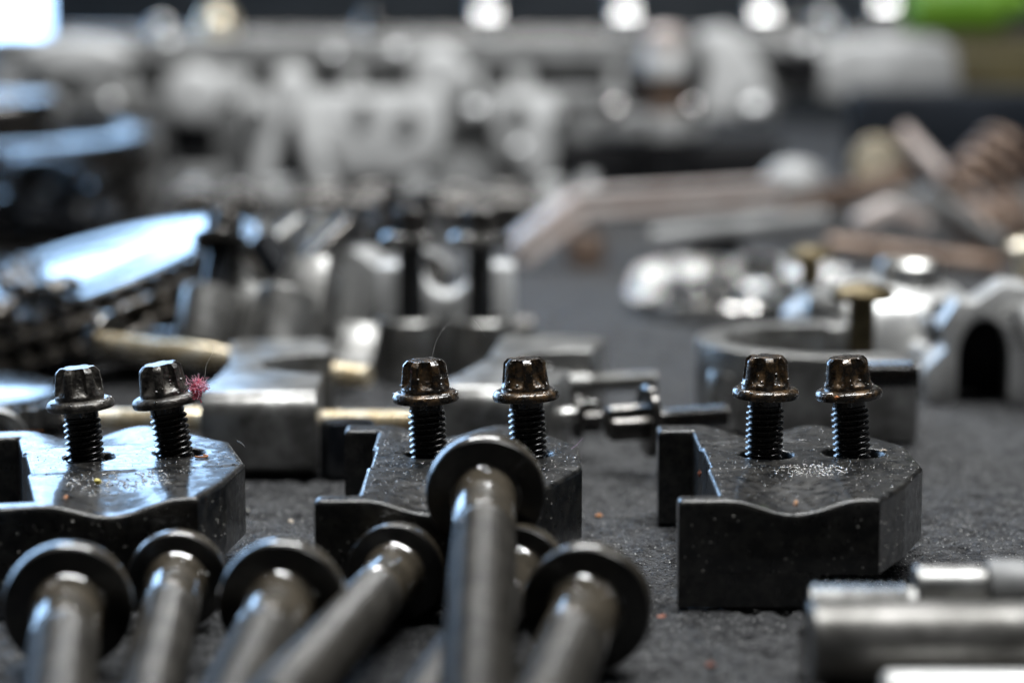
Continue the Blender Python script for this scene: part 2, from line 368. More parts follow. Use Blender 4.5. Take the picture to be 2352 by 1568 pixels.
def drops(height, seed, n, region):
    rnd = random.Random(seed); mb = MB()
    for i in range(n):
        x, y, rr = region(rnd)
        if not in_poly(x, y, OUT) or pdist(x, y, OUT) < 1: continue
        mb.bead((x, y, height(x, y) - 0.02), rr * rnd.uniform(.8, 1.2), rr * rnd.uniform(.5, .9), 8, 3)
    return mb
BLK = [
    ('black oily bearing cap under the pink lint, leftmost of three', (-101.8, 639.5, 0), math.radians(14), [(-11.8, 0, 6.6), (12.6, .6, 6.6)], 3),
    ('black oily bearing cap half hidden behind the raised long bolt', (-9.2, 641.4, 0), 0.0, [(-13.2, 0, 6.6), (13.2, 0, 6.9)], 7),
    ('black oily bearing cap with grit on top, rightmost of three', (80.2, 641.3, 0), 0.0, [(-11.6, -1.0, 7.2), (12.2, 1.6, 8.2)], 12)]
blocks = []
for label, loc, rz, holes, seed in BLK:
    t = thing('crank_bearing_cap', label, 'bearing cap', loc, rz, 'black bearing caps in a row')
    mb, hf = make_block(seed, holes)
    body = obj('body', mb.mesh('body', angle=50), M_block, t)
    obj('foot', MB().prism(FOOT, 0.0, 8.3).mesh('foot'), M_block, t)
    def reg(r, seed=seed):
        q = r.random()
        if seed == 12:
            if q < .42: a = r.uniform(0, 2 * PI); k = r.random() ** .5; return (-2 + 10 * k * math.cos(a), -21.5 + 6.5 * k * math.sin(a), r.uniform(.14, .46))
            if q < .60: return (r.uniform(-26, 27), -20 + r.gauss(0, .8), r.uniform(.1, .26))
            return (r.uniform(-30, 27), r.uniform(-58, 44), r.uniform(.08, .28))
        if seed == 3:
            if q < .55: return (r.uniform(-20, 6), r.uniform(-40, -21), r.uniform(.12, .40))
            return (r.uniform(-28, 27), r.uniform(-30, 44), r.uniform(.08, .26))
        return (r.uniform(-28, 27), r.uniform(-50, 40), r.uniform(.08, .34))
    dr = drops(hf, seed, 520, reg)
    tag(obj('oil_drops', dr.mesh('oil_drops', angle=80), M_oil, t), kind='stuff')
    rnd = random.Random(seed + 90); gr = MB()
    for i in range(700):
        x, y = rnd.uniform(-38, 27), rnd.uniform(-59, 45)
        if rnd.random() < .5: y = rnd.gauss(-19 if rnd.random() < .6 else 2, 7)
        if in_poly(x, y, OUT) and all(math.hypot(x - a, y - b) > c for a, b, c in holes): gr.bead((x, y, hf(x, y) - .03), rnd.uniform(.06, .20), rnd.uniform(.06, .17), 6, 2)
    tag(obj('surface_grit', gr.mesh('surface_grit', angle=80), M_glint, t), kind='stuff')
    rnd = random.Random(seed + 50); du = MB()
    for i in range(95):
        x = rnd.uniform(-38, 9); z = rnd.uniform(1, 23); rr_ = rnd.uniform(.10, .24) if rnd.random() < .88 else rnd.uniform(.25, .42)
        y = -60.0 + (x + 39.3) / 49.7 * 1.5
        du.bead((0, 0, 0), rr_, rr_ * .8, 7, 3); n_ = 7 * 4
        du.v[-n_:] = [(a + x, y - c + .05, b + z) for a, b, c in du.v[-n_:]]
    for i in range(26):
        u = rnd.random(); x = 10.4 + u * 9; y = -58.5 + u * 18.5; rr_ = rnd.uniform(.1, .25)
        du.bead((x + .1, y, rnd.uniform(10, 24)), rr_, rr_, 7, 3)
    tag(obj('dust_specks', du.mesh('dust_specks', angle=80), M_glint, t), kind='stuff')
    blocks.append((t, hf, Vector(loc), rz, holes))

# ------------------------------------------------------------------ external torx flange bolts
def lobe(a):
    c = math.cos(6 * a); u = max(0, min(1, (c + .30) / .80)); return 4.15 + 2.5 * u * u * (3 - 2 * u)
def head_r(a, z):              # z from the flange top (0) to the head top (9.6)
    r = lobe(a) * (1.01 - .016 * z)
    cham = 6.5 - max(0, z - 7.6) * .95
    skirt = 3.7 + 4.5 * math.exp(-z / 2.9)
    return max(min(r, cham), min(skirt, cham))
def thread_mesh(R, z0, z1, pitch, depth, n=44, rows=8, plain=2.2):
    zs = []; z = z0
    while z < z1: zs.append(z); z += pitch / rows
    zs.append(z1)
    def fn(a, z):
        ph = (z / pitch - a / (2 * PI)) % 1.0
        tri = abs(2 * ph - 1); tri = max(0, min(1, (tri - .06) / .82)); tri = tri * tri * (3 - 2 * tri)
        k = min(1, max(0, (z1 - plain - z) / 1.6)) * min(1, max(.2, (z - z0) / 1.2))
        return R - depth * (k * (1 - tri) + (1 - k) * 0.55)
    return MB().polar(fn, zs, n)
zs = [0, .25, .5, .8, 1.2] + [1.2 + i * .3 for i in range(1, 24)] + [8.6, 8.8, 9.0, 9.2, 9.4, 9.55]
hm = MB().polar(head_r, zs, 96, cap=(True, False))
nlast = len(hm.v) - 96
ring = [(hm.v[nlast + k][0] * .93, hm.v[nlast + k][1] * .93, 9.62) for k in range(96)] + [(hm.v[nlast + k][0] * .45, hm.v[nlast + k][1] * .45, 9.62) for k in range(96)] + [(0, 0, 9.6)]
o = len(hm.v); hm.v += ring
for k in range(96):
    k2 = (k + 1) % 96
    hm.f += [(nlast + k, nlast + k2, o + k2, o + k), (o + k, o + k2, o + 96 + k2, o + 96 + k), (o + 96 + k, o + 96 + k2, o + 192)]
hm.v = [(x + .06 * noise.noise(Vector((x, y, z * .8))), y + .06 * noise.noise(Vector((y, z, x))), z * .9 + 18.85 + .05 * noise.noise(Vector((x * 1.3, y * 1.3, 5)))) for x, y, z in hm.v]
me_head = hm.mesh('head', angle=40)
fl = [(5.0, 16.3), (8.2, 16.3), (8.75, 16.45), (9.0, 17.0), (9.02, 17.6), (8.85, 18.2), (8.4, 18.65), (7.8, 18.95), (7.3, 19.1), (6.9, 19.05), (6.0, 19.3)]
me_flange = MB().lathe(fl, 72).mesh('flange', angle=50)
me_thread = thread_mesh(5.1, -16, 16.6, 1.62, 0.95).mesh('thread', angle=65)
TB = [  # block index, hole index, offset, lean x, lean y, spin, label, oily
    (0, 0, (-.8, -.6, -3.0), -4, 0, 12, 'dry grimy torx flange bolt, left one of the pair in the leftmost bearing cap', 0),
    (0, 1, (-1.2, -1, -2.6), -8.5, 1, 30, 'tilted torx flange bolt beside the pink lint tuft', 0),
    (1, 0, (0, 0, -1.8), -2.5, 1, 4, 'oily torx flange bolt left of the raised long bolt in the middle cap', 1),
    (1, 1, (.5, 0, -1.4), -2.5, 0, 38, 'oily torx flange bolt rising right behind the raised long bolt head', 1),
    (2, 0, (-.8, 0, -.6), 0.8, 1, 33, 'oily brown torx flange bolt, left one in the rightmost bearing cap', 1),
    (2, 1, (-.5, -.6, -1.2), -4.0, 0, 22, 'oily torx flange bolt with an orange flake on its flange', 1)]
for bi, hi, off, lx, ly, spin, label, oily in TB:
    tb, hf, loc, rz, holes = blocks[bi]; hx, hy, hr = holes[hi]
    p = loc + Matrix.Rotation(rz, 3, 'Z') @ Vector((hx + off[0], hy + off[1], TOPZ + off[2]))
    q = (RY(lx) @ RX(ly) @ RZ(spin)).to_quaternion()
    t = thing('flange_bolt', label, 'bolt', p, q, 'torx bolts standing in the bearing caps')
    for nm, me, ma in (('head', me_head, None), ('flange', me_flange, None), ('thread', me_thread, M_thread)):
        m2 = me if ma else (me.copy())
        obj(nm, m2, ma or (M_bolt_oil if oily else M_bolt_dry), t)
    rnd = random.Random(spin)
    db = MB()
    for i in range(60 if oily else 30):
        a = rnd.uniform(0, 2 * PI); zz = rnd.random()
        if zz < .55: r = rnd.uniform(7.5, 8.5); c = (r * math.cos(a), r * math.sin(a), 18.55)
        else:
            hz = rnd.uniform(.8, 5); r = head_r(a, hz) - .05; c = (r * math.cos(a), r * math.sin(a), 18.85 + hz * .9)
        db.bead(c, rnd.uniform(.15, .55), rnd.uniform(.12, .36), 8, 3)
    tag(obj('oil_drops', db.mesh('oil_drops', angle=80), M_oil, t), kind='stuff')

# ------------------------------------------------------------------ long head bolts in the foreground
def long_bolt_parts(R, rs, L):
    fl = MB().lathe([(rs, -.4), (rs + 1.2, 0), (R - 1.0, 0), (R - .35, .25), (R, .9), (R + .1, 3), (R, 5.4), (R - .6, 6.4), (R - 1.8, 7), (rs + 2, 7.3)], 72)
    hd = MB().polar(lambda a, z: min((rs + 1.6) + .9 * math.cos(6 * a), rs + 3 - max(0, z - 13)), [6, 8, 10, 12, 14, 15, 16], 72)
    sh = MB().lathe([(rs - .7, -24), (rs - .1, -22.5), (rs, -22), (rs, -2.2), (rs + .35, -.9), (rs + 1.2, 0)], 48)
    th = thread_mesh(rs + .05, -L, -23.5, 1.75, .8, 40, 6, 1.0)
    return [('flange', fl.mesh('flange', 40), M_longd), ('head', hd.mesh('head', 40), M_longd), ('shank', sh.mesh('shank', 50), M_shank), ('thread', th.mesh('thread', 60), M_long)]
BIG = long_bolt_parts(14.5, 7.5, 128); SML = long_bolt_parts(11.9, 6.6, 128)
for me in (BIG[0][1], SML[0][1]):      # lighter, glossier colour for the rim's lamp highlights; dark bearing face
    me.materials.append(M_longd); me.materials.append(M_shank)
    for pl in me.polygons:
        if pl.center.z > 0.9 * S: pl.material_index = 1
LB = [
    (155, 1400, 'B', (-25, 238), 1970, 6.6, None, 'long head bolt lying at the lower left corner'),
    (405, 1338, 'S', (-55, 233), 1970, 6.2, None, 'second long head bolt from the left, smaller flange behind its neighbours'),
    (645, 1392, 'B', (-85, 183), 1970, 6.6, None, 'third long head bolt from the left, lying below the gap between caps'),
    (905, 1318, 'S', (-215, 248), 1970, 17.5, None, 'long head bolt slanting left beside the raised one'),
    (1115, 1140, 'B', (-20, 428), 1742, 8.5, 572, 'raised long head bolt lying on top of the others, flange in front of middle cap'),
    (1185, 1322, 'S', (-175, 258), 1970, 6.2, None, 'long head bolt mostly hidden underneath the raised one'),
    (1345, 1402, 'B', (-70, 168), 1970, 6.6, None, 'rightmost long head bolt on the open mat')]
for cx, cy, kind, (dx, dy), yt, zt, d, label in LB:
    parts = BIG if kind == 'B' else SML; R = 14.5 if kind == 'B' else 11.9
    C = PD(cx, cy, d) if d else P(cx, cy, R - .2)
    T = P(cx + dx / dy * (yt - cy), yt, zt)
    t = thing('head_bolt', label, 'bolt', C, qz(C - T), 'long head bolts in the foreground')
    for nm, me, ma in parts: obj(nm, me, ma, t)
    rs_ = 7.5 if kind == 'B' else 6.6; up = qz(C - T).inverted() @ Vector((0, -.3, 1)); a0 = math.atan2(up.y, up.x); rnd = random.Random(cx); db = MB()
    for i in range(7):  # added beads that catch lamp glints near the flange
        a = a0 + rnd.gauss(0, .45); zl = -rnd.uniform(.6, 3.5) if i < 4 else -rnd.uniform(4, 30); rr_ = rnd.uniform(.5, .95)
        db.bead((0, 0, 0), rr_, rr_ * .7, 9, 4); n_ = 9 * 5; Mr = Matrix.Rotation(a, 4, 'Z') @ TR(rs_ + (.5 if zl > -1.5 else -.05), 0, zl) @ RY(90)
        db.v[-n_:] = [tuple(Mr @ Vector(p_)) for p_ in db.v[-n_:]]
    tag(obj('oil_drops', db.mesh('oil_drops', angle=80), M_oil, t), kind='stuff')

# ------------------------------------------------------------------ silver parts at the lower right corner
def rod_along_x(prof, n=48): return MB().lathe(prof, n, RY(90))
t = thing('threaded_sleeve', 'thick blurred silver sleeve at the lower right', 'sleeve', PD(1858, 1476, 488))
obj('barrel', MB().lathe([(6.5, .6), (8.0, 0), (8.7, .8), (8.7, 62), (8, 62.8)], 48, RY(90)).mesh('barrel'), M_sleeve, t)
single('threaded_stud', MB().add(*(lambda m: (m.v, m.f))(thread_mesh(5.6, 0, 22, 2.3, 1.1, 40, 8, .5)), RY(90)), M_alu, 'blurred silver threaded stud behind the thick sleeve at lower right', 'stud', PD(1862, 1398, 506), math.radians(-2))
t = thing('spacer_bush', 'short blurred silver bush behind the threaded stud at lower right', 'bush', PD(2100, 1356, 516))
obj('barrel', MB().lathe([(3.2, 0), (5.2, 0), (5.6, .5), (5.6, 15), (5.2, 15.5), (3.2, 15.5)], 40, RY(90)).mesh('barrel'), M_alu, t)
obj('flange', MB().lathe([(5.7, 15.8), (6.6, 15.8), (6.9, 16.3), (6.9, 24), (5.7, 24)], 40, RY(90)).mesh('flange'), M_castd, t)
t = thing('polished_pin', 'bright white polished pin cut off by the lower right corner', 'pin', PD(2025, 1600, 466))
obj('barrel', MB().lathe([(4.4, 0), (5.4, 1.2), (5.4, 50), (4.4, 51)], 40, RY(90)).mesh('barrel'), M_alug, t)
single('steel_plate', MB().box(64, 130, 452, 528, -.5, 9.4), M_gear, 'dark steel plate carrying the silver pins at lower right', 'plate', bevel=1)

# ------------------------------------------------------------------ connecting rod caps with their bolts
def rod_cap(label, loc, rz, q=None, m=None, sc_=1.0):
    m = m or M_alu
    t = thing('conrod_cap', label, 'rod cap', loc, q if q else rz, 'machined rod caps')
    def rrect(y0, y1, z0, z1, r):
        pts = []
        for cx, cy, a0 in ((y1 - r, z1 - r, 0), (y0 + r, z1 - r, 90), (y0 + r, z0 + r, 180), (y1 - r, z0 + r, 270)):
            for k in range(7): a = math.radians(a0 + k * 15); pts.append((cx + r * math.cos(a), cy + r * math.sin(a)))
        return pts
    Mx = Matrix(((0, 0, 1, 0), (1, 0, 0, 0), (0, 1, 0, 0), (0, 0, 0, 1)))   # local prism x->Y, y->Z, z->X
    s = sc_
    obj('front_boss', MB().prism([(a * s, b * s) for a, b in rrect(-66, -34, 0, 27, 8)], -36 * s, 0, Mx).mesh('front_boss', bevel=1.0), m, t)
    out = [(-.3, -48), (-.3, -22)] + [(-.3 - 22 * math.sin(a), -22 * math.cos(a)) for a in [PI * i / 20 for i in range(1, 20)]] + [(-.3, 22), (-.3, 52), (-6, 57), (-33, 57), (-38, 50), (-35, 20), (-33, 0), (-34, -20), (-35.6, -44), (-35.6, -48)]
    obj('saddle', MB().prism([(a * s, b * s) for a, b in out], .4, 26.6 * s).mesh('saddle', bevel=.8), m, t)
    return t
def rod_bolt(label, head, tip, mats, R=4.0, shoulder=.45, headR=8, hl=7):
    head = Vector(head); tip = Vector(tip); L = (head - tip).length
    t = thing('rod_bolt', label, 'bolt', head, qz(head - tip), 'rod cap bolts')
    ls = L * shoulder
    obj('shank', MB().lathe([(R, -ls), (R, -.6 * ls), (R * 1.12, -.58 * ls), (R * 1.12, -.35 * ls), (R * .95, -.33 * ls), (R * .95, 0)], 32).mesh('shank'), mats[0], t)
    obj('thread', thread_mesh(R, -L, -ls - .1, 1.3, .55, 28, 6, .5).mesh('thread', 60), mats[1], t)
    obj('flange', MB().lathe([(R, 0), (headR, 0), (headR + .4, .5), (headR + .4, 2), (headR - .6, 3), (R + 1, 3.4)], 36).mesh('flange'), mats[2], t)
    obj('head', MB().polar(lambda a, z: min(R + 1.6 + .7 * math.cos(6 * a), R + 3 - max(0, z - hl)), [3, 5, hl, hl + 1, hl + 2], 48).mesh('head'), mats[2], t)
    return t
rod_cap('bright silver rod cap behind the leftmost black bearing cap', (-62, 806, 0), math.radians(1))
rod_bolt('pale brass bolt pushed through the upper hole of the left rod cap', (-148, 884, 22), (-50, 836, 17), (M_brass, M_brass, M_chainoil), 3.9, .72, 11)
rod_bolt('brass bolt with coppery thread lying low behind the left torx bolts', (-137, 771, 13.5), (-31, 768, 13.5), (M_brass, M_brass, M_gear), 3.7, .66, 8.5)
rod_cap('dull silver rod cap between the middle torx bolts', (24, 812, 0), math.radians(-11))
rod_bolt('plain silver ended bolt poking left out of the middle rod cap', (20, 776, 13.5), (-29, 768, 13.5), (M_alub, M_brass, M_gear), 3.5, .8, 7)
rod_bolt('small bolt tip poking right out of the middle rod cap', (14, 828, 15.5), (50, 829, 17), (M_alu, M_alu, M_gear), 3.4, .35, 7)
rod_bolt('black flange bolt lying between the middle and right rod caps', PD(1500, 966, 752), PD(1668, 955, 757), (M_gear, M_thread, M_gear), 3.7, .1, 11.2, 13)
single('rubber_stopper', MB().lathe([(8, 0), (9, .8), (9, 16), (8.2, 17.5), (5, 17.8)], 40), M_gloss, 'glossy black plug beside the left rod cap', 'plug', (-51.5, 748, -.3))
t = thing('conrod_cap', 'silver half ring rod cap behind the rightmost black bearing cap, open side right', 'rod cap', (112, 848, 0), 0.0, 'machined rod caps')
aa = [math.radians(62 + (296 - 62) * i / 40) for i in range(41)]
obj('half_ring', MB().prism([(47 * math.cos(a), 47 * math.sin(a)) for a in aa] + [(36 * math.cos(a), 36 * math.sin(a)) for a in reversed(aa)], 0, 29).mesh('half_ring', bevel=1), M_alu, t)
obj('boss', MB().prism([(2, -52), (24, -50), (25, -33), (2, -34)], .5, 28.4).mesh('boss', bevel=2), M_alu, t)
obj('boss', MB().prism([(4, 34), (15, 33), (15, 47), (6, 52)], .5, 28.4).mesh('boss', bevel=2), M_alu, t)
t = thing('spacer_bush', 'bright round silver bush left behind the rightmost torx bolts', 'bush', P(1690, 985, 0))
obj('barrel', MB().lathe([(9, 0), (10.2, 1.2), (10.2, 19), (9.2, 20.5), (6, 20.5)], 40).mesh('barrel'), M_alub, t)
t = thing('spacer_bush', 'bright round silver bush hidden between the rightmost torx bolts', 'bush', P(1885, 985, 0) + Vector((0, 0, 0)))
obj('barrel', MB().lathe([(6, 0), (7, 1), (7, 9.5), (6.2, 10.5), (4, 10.5)], 40).mesh('barrel'), M_alub, t)
single('threaded_stud', MB().add(*(lambda m: (m.v, m.f))(thread_mesh(4.6, -10, 10, 1.9, 1.0, 32, 6, .5)), RY(90)), M_thread, 'black threaded stud lying right of the orange flaked bolt', 'stud', PD(2030, 862, 742), math.radians(4))

# cap standing upright with two black bolts
t = thing('conrod_cap', 'bright silver cap standing upright with two black bolts in it', 'rod cap', (-26, 938, 0), 0.0, 'machined rod caps')
for x in (-14.2, 14.2):
    obj('boss', MB().lathe([(11.5, 0), (12.3, .8), (12.3, 23.2), (11.6, 24), (8.2, 24), (8.0, 23), (8.0, 12), (1, 12)], 40, TR(x, 0, 0)).mesh('boss'), M_alu, t)
arch = [(-27, 0), (27, 0), (27, 43)] + [(10 * math.cos(a), 43 - 12 * math.sin(a)) for a in [PI * i / 12 for i in range(13)]] + [(-27, 43)]
obj('saddle', MB().prism(arch, -34, -13, RX(90)).mesh('saddle', bevel=1.2), M_cast, t)
for x, lb in ((-40.5, 'left black bolt standing in the upright silver cap'), (-13.5, 'right black bolt standing in the upright silver cap')):
    t = thing('flange_bolt', lb, 'bolt', (x + 1, 938, 12), 0.0, 'black bolts in the silver caps')
    obj('shank', MB().lathe([(5.0, .2), (5.0, 42)], 28).mesh('shank'), M_gloss, t)
    obj('flange', MB().lathe([(3.9, 41), (11, 41), (11.6, 42), (11.6, 44), (10, 45.5), (7, 46)], 36).mesh('flange'), M_chainoil, t)
    obj('head', MB().polar(lambda a, z: min(6.4 + .8 * math.cos(6 * a), 8 - max(0, z - 53)), [45.5, 48, 51, 53, 54, 55], 48).mesh('head'), M_gear, t)

# tilted caps left of it
def tilted_cap(label, loc, q, m, bolt=None, k=1.0):
    t = thing('conrod_cap', label, 'rod cap', loc, q, 'machined rod caps')
    for y in (-15, 15):
        obj('boss', MB().lathe([(10.5, 0), (11.3, .8), (11.3, 23.2), (10.6, 24), (7.2, 24), (7.0, 23), (7.0, 8), (1, 8)], 36, TR(-18, y, 0)).mesh('boss'), m, t)
    obj('saddle', MB().prism(arch, -11, 12, RZ(90) @ RX(90)).mesh('saddle', bevel=1.2), m, t)
    if bolt:
        c0 = Vector(loc) + q @ Vector((-18, bolt[1], 10))
        t = thing('flange_bolt', bolt[0], 'bolt', c0, q, 'black bolts in the silver caps')
        obj('shank', MB().lathe([(4.3, 0), (4.3, 33)], 28).mesh('shank'), M_gloss, t)
        obj('flange', MB().lathe([(4.3, 32), (10.5, 32), (11, 33), (11, 35.5), (9.5, 37), (7, 37.4)], 36).mesh('flange'), M_gear, t)
        obj('head', MB().polar(lambda a, z: min(6.4 + .8 * math.cos(6 * a), 8 - max(0, z - 43)), [37, 40, 43, 44, 45], 48).mesh('head'), M_gear, t)
tilted_cap('silver cap tilted on its edge with a black bolt through it', (-80, 985, 6), (RZ(6) @ RY(-38)).to_quaternion(), M_alu, ('black bolt leaning left out of the tilted silver cap', -15))
tilted_cap('beige silver cap lying on its back beside the broad chain', (-98, 912, 8), (RZ(75) @ RY(28)).to_quaternion(), M_alu, ('dark bolt lying across the beige silver cap', 15))
tilted_cap('grey cap turned over behind the tilted silver cap', (-92, 1065, 8), (RZ(-40) @ RY(-20)).to_quaternion(), M_alu, ('dark bolt standing in the turned over grey cap', -15))
tilted_cap('grey cap propped up left of the upright silver cap', (-62, 1010, 4), (RZ(150) @ RY(-30)).to_quaternion(), M_castd, ('dark bolt rising from the propped grey cap', 15))
for i, (a, b, m_, lb) in enumerate((((-118, 960, 8), (-84, 935, 30), M_gloss, 'dark shiny pin leaning between chain and silver caps'), ((-104, 1000, 20), (-70, 1030, 52), M_gear, 'oily pin leaning up behind the tilted silver cap'), ((-88, 890, 5), (-58, 902, 6), M_alu, 'small grey pin lying behind the left rod cap'), ((-36, 1010, 6), (8, 1030, 8), M_gear, 'dark pin lying behind the upright silver cap'), (tuple(PD(556, 616, 985)), tuple(PD(690, 512, 1000)), M_alu, 'bright grey pin leaning up beside the toothed wheel'), (tuple(PD(606, 560, 962)), tuple(PD(716, 722, 935)), M_gloss, 'thick black pin leaning right in the pile of caps'), (tuple(PD(452, 680, 930)), tuple(PD(505, 730, 915)), M_chrome, 'small shiny pin in front of the toothed wheel'))):
    single('dowel_pin', MB().tube([a, tuple((Vector(a) + Vector(b)) / 2), b], 6.5 if i == 5 else 4.5, 16), m_, lb, 'pin', group='dowel pins in the pile')
single('bent_plate', MB().prism([(-24, -10), (22, -10), (24, -8), (24, 8), (22, 10), (-24, 10)], 0, 5), M_alu, 'grey bent plate leaning up behind the left rod cap', 'plate', PD(800, 770, 955) + Vector((0, 0, -18)), (RZ(75) @ RY(-55)).to_quaternion(), bevel=1)

# ------------------------------------------------------------------ gears and chain at the left
def gear_outline(R, n, h, hub=None):
    o = []
    for i in range(n):
        for fr, rr in ((0, R - h), (.22, R - h), (.38, R), (.62, R), (.78, R - h)):
            a = 2 * PI * (i + fr) / n; o.append((rr * math.cos(a), rr * math.sin(a)))
    return o
def link_meshes():
    pl = []
    for k in range(9): a = PI / 2 + PI * k / 8; pl.append((-4.8 + 4.2 * math.cos(a), 4.2 * math.sin(a)))
    pl.append((0, -2.9))
    for k in range(9): a = -PI / 2 + PI * k / 8; pl.append((4.8 + 4.2 * math.cos(a), 4.2 * math.sin(a)))
    pl.append((0, 2.9))
    a = MB().prism(pl, 1, 2.6).prism(pl, 11.4, 13)
    for x in (-4.8, 4.8): a.lathe([(2.6, 2.6), (2.6, 11.4)], 12, TR(x, 0, 0)); a.lathe([(1.3, 0), (1.6, .3), (1.6, 13.7), (1.3, 14)], 10, TR(x, 0, 0))
    b = MB().prism(pl, 3, 4.6).prism(pl, 9.4, 11)
    return a.mesh('link', bevel=.25, seg=1), b.mesh('link', bevel=.25, seg=1)
LA, LBm = link_meshes()
nw = Vector((-.27, -.11, .956)).normalized(); qw = qz(nw); cw = Vector((-188, 994, 35)) - nw * 21
t = thing('toothed_wheel', 'tilted toothed wheel with bright blue sheen on its face at the left edge', 'gear', cw, qw)
obj('rim', MB().prism(gear_outline(76, 48, 4.5), 0, 20).mesh('rim', bevel=.5), M_gear, t)
obj('face_plate', MB().lathe([(70, 19.9), (70, 20.6), (69, 21), (50, 21), (49, 20.4), (46, 20.4), (45, 21), (30, 21), (29, 20.3), (24, 20.3)], 72).mesh('face_plate'), M_chainoil, t)
tc_ = thing('timing_chain', 'brownish grey timing chain wrapped around the tilted toothed wheel', 'chain', cw, qw)
ma_ = LA.copy(); ma_.materials.append(M_brownchain); mb_2 = LBm.copy(); mb_2.materials.append(M_brownchain)
for i in range(52):
    a = 2 * PI * i / 52
    o = bpy.data.objects.new('link', ma_ if i % 2 else mb_2); col.objects.link(o); o.parent = tc_
    o.location = (80.5 * S * math.cos(a), 80.5 * S * math.sin(a), 2.5 * S); o.rotation_euler = (random.uniform(-.1, .1), random.uniform(-.06, .06), a + PI / 2)
for nm_, y0_, zz_ in (('first', -34, 0), ('second', -8, 0)):  # added strands that break up the wheel's broad sheen
    ts_ = thing('timing_chain', {'first': 'short dark chain strand added to break the sheen across the front of the tilted wheel', 'second': 'short dark chain strand added to break the sheen across the middle of the tilted wheel'}[nm_], 'chain', cw, qw)
    for i in range(11):
        o = bpy.data.objects.new('link', ma_ if i % 2 else mb_2); col.objects.link(o); o.parent = ts_
        o.location = ((-30 + i * 9.4) * S, (y0_ + 5 * math.sin(i * .8)) * S, (25.4 + zz_) * S); o.rotation_euler = (PI / 2 + random.uniform(-.2, .2), 0, .4 * math.cos(i * .8))
single('bearing_race', MB().lathe([(30, 0), (38, 0), (39, 1), (39, 13), (38, 14), (30, 14), (30, 0)], 48, cap=False), M_gear, 'dark ring propping up the tilted toothed wheel', 'ring', (-150, 1005, 0))
t = thing('sprocket', 'small flat sprocket with white blue sheen behind the left torx bolt', 'sprocket', (-196, 822, 6))
obj('rim', MB().prism(gear_outline(46, 36, 3), 0, 7).mesh('rim', bevel=.3), M_chainoil, t)
obj('face_plate', MB().lathe([(40, 6.9), (40, 8.6), (39, 9), (12, 9), (12, 7)], 48).mesh('face_plate'), M_chainoil, t)
t = thing('steel_bush', 'grey steel bush with dark bore at the left edge', 'bush', PD(-12, 1018, 742), qz((.35, -1, .05)))
obj('wall', MB().lathe([(7.2, -22), (10.4, -22), (10.8, -21.4), (10.8, -.6), (10.2, 0), (7.6, 0), (7.2, -.5), (7.2, -22)], 48, cap=False).mesh('wall'), M_alu, t)

def chain(label, pts, m, zf=lambda i: 0, roll=lambda i: 0):
    pts = [Vector(p) for p in pts]
    t = thing('timing_chain', label, 'chain', (pts[0].x, pts[0].y, 0), 0.0)
    d = 0; i = 0; acc = []
    segs = [(pts[k], pts[k + 1]) for k in range(len(pts) - 1)]
    pos = 0; total = sum((b - a).length for a, b in segs)
    ma, mb_ = LA.copy(), LBm.copy()
    ma.materials.append(m); mb_.materials.append(m)
    while pos < total:
        rem = pos
        for a, b in segs:
            L = (b - a).length
            if rem <= L: p = a + (b - a) * rem / L; dr = b - a; break
            rem -= L
        o = bpy.data.objects.new('link', ma if i % 2 == 0 else mb_); col.objects.link(o); o.parent = t
        o.location = ((p.x - pts[0].x) * S, (p.y - pts[0].y) * S, (p.z + zf(i)) * S)
        o.rotation_euler = (roll(i), random.uniform(-.08, .08), math.atan2(dr.y, dr.x))
        pos += 9.6; i += 1
    return t
arc = lambda cx, cy, rx, ry, a0, a1, z=0, n=22: [(cx + rx * math.cos(math.radians(a0 + (a1 - a0) * i / n)), cy + ry * math.sin(math.radians(a0 + (a1 - a0) * i / n)), z) for i in range(n + 1)]
chain('shiny silver timing chain coiled behind the rightmost bearing cap', arc(112, 1165, 57, 74, 200, -150) + arc(112, 1163, 53, 70, -160, -500, 8.6), M_chain, lambda i: 4.3 + random.uniform(0, 1.2), lambda i: PI / 2 + random.uniform(-.3, .3))
chain('second silver timing chain loop lying inside the coiled one', arc(112, 1163, 39, 54, 190, -160) + arc(114, 1160, 35, 48, -165, -480, 8.6) + arc(116, 1158, 20, 28, -480, -800, 4), M_chain, lambda i: 4.3 + random.uniform(0, 1.5), lambda i: PI / 2 + random.uniform(-.3, .3))
pts = []
rr = random.Random(5)
for i in range(15): pts.append((-268 + rr.uniform(-46, 46) + 5 * i * .4, 1330 + rr.uniform(-70, 70), 4 + i * 3.2))
chain('black oily timing chain heaped at the left behind the toothed wheel', pts, M_gloss, lambda i: rr.uniform(0, 6), lambda i: rr.uniform(-.7, .7))

pts = []
for i in range(13): pts.append((-62 + rr.uniform(-26, 26), 1085 + rr.uniform(-34, 34), 6 + i * 3.4))
chain('black oily timing chain heaped behind the upright silver cap', pts, M_gear, lambda i: rr.uniform(0, 5), lambda i: rr.uniform(-.7, .7))
t = thing('camshaft', 'dark camshaft lying in front of the cylinder head', 'camshaft', (-215, 1520, 17), math.radians(-3))
obj('shaft', MB().lathe([(9, 0), (9, 262)], 28, RY(90)).mesh('shaft'), M_gear, t)
for i in range(9):
    aa_ = i * 1.9
    obj('lobe', MB().polar(lambda a, z: 15 + 5 * max(0, math.cos(a - aa_)) ** 3, [0, .8, 12.2, 13], 40, TR(10 + i * 28, 0, 0) @ RY(90)).mesh('lobe'), (M_gear, M_gear, M_castd)[i % 3], t)
obj('thrust_flange', MB().lathe([(20, 0), (22, 1), (22, 9), (20, 10)], 36, TR(258, 0, 0) @ RY(90)).mesh('thrust_flange'), M_castd, t)
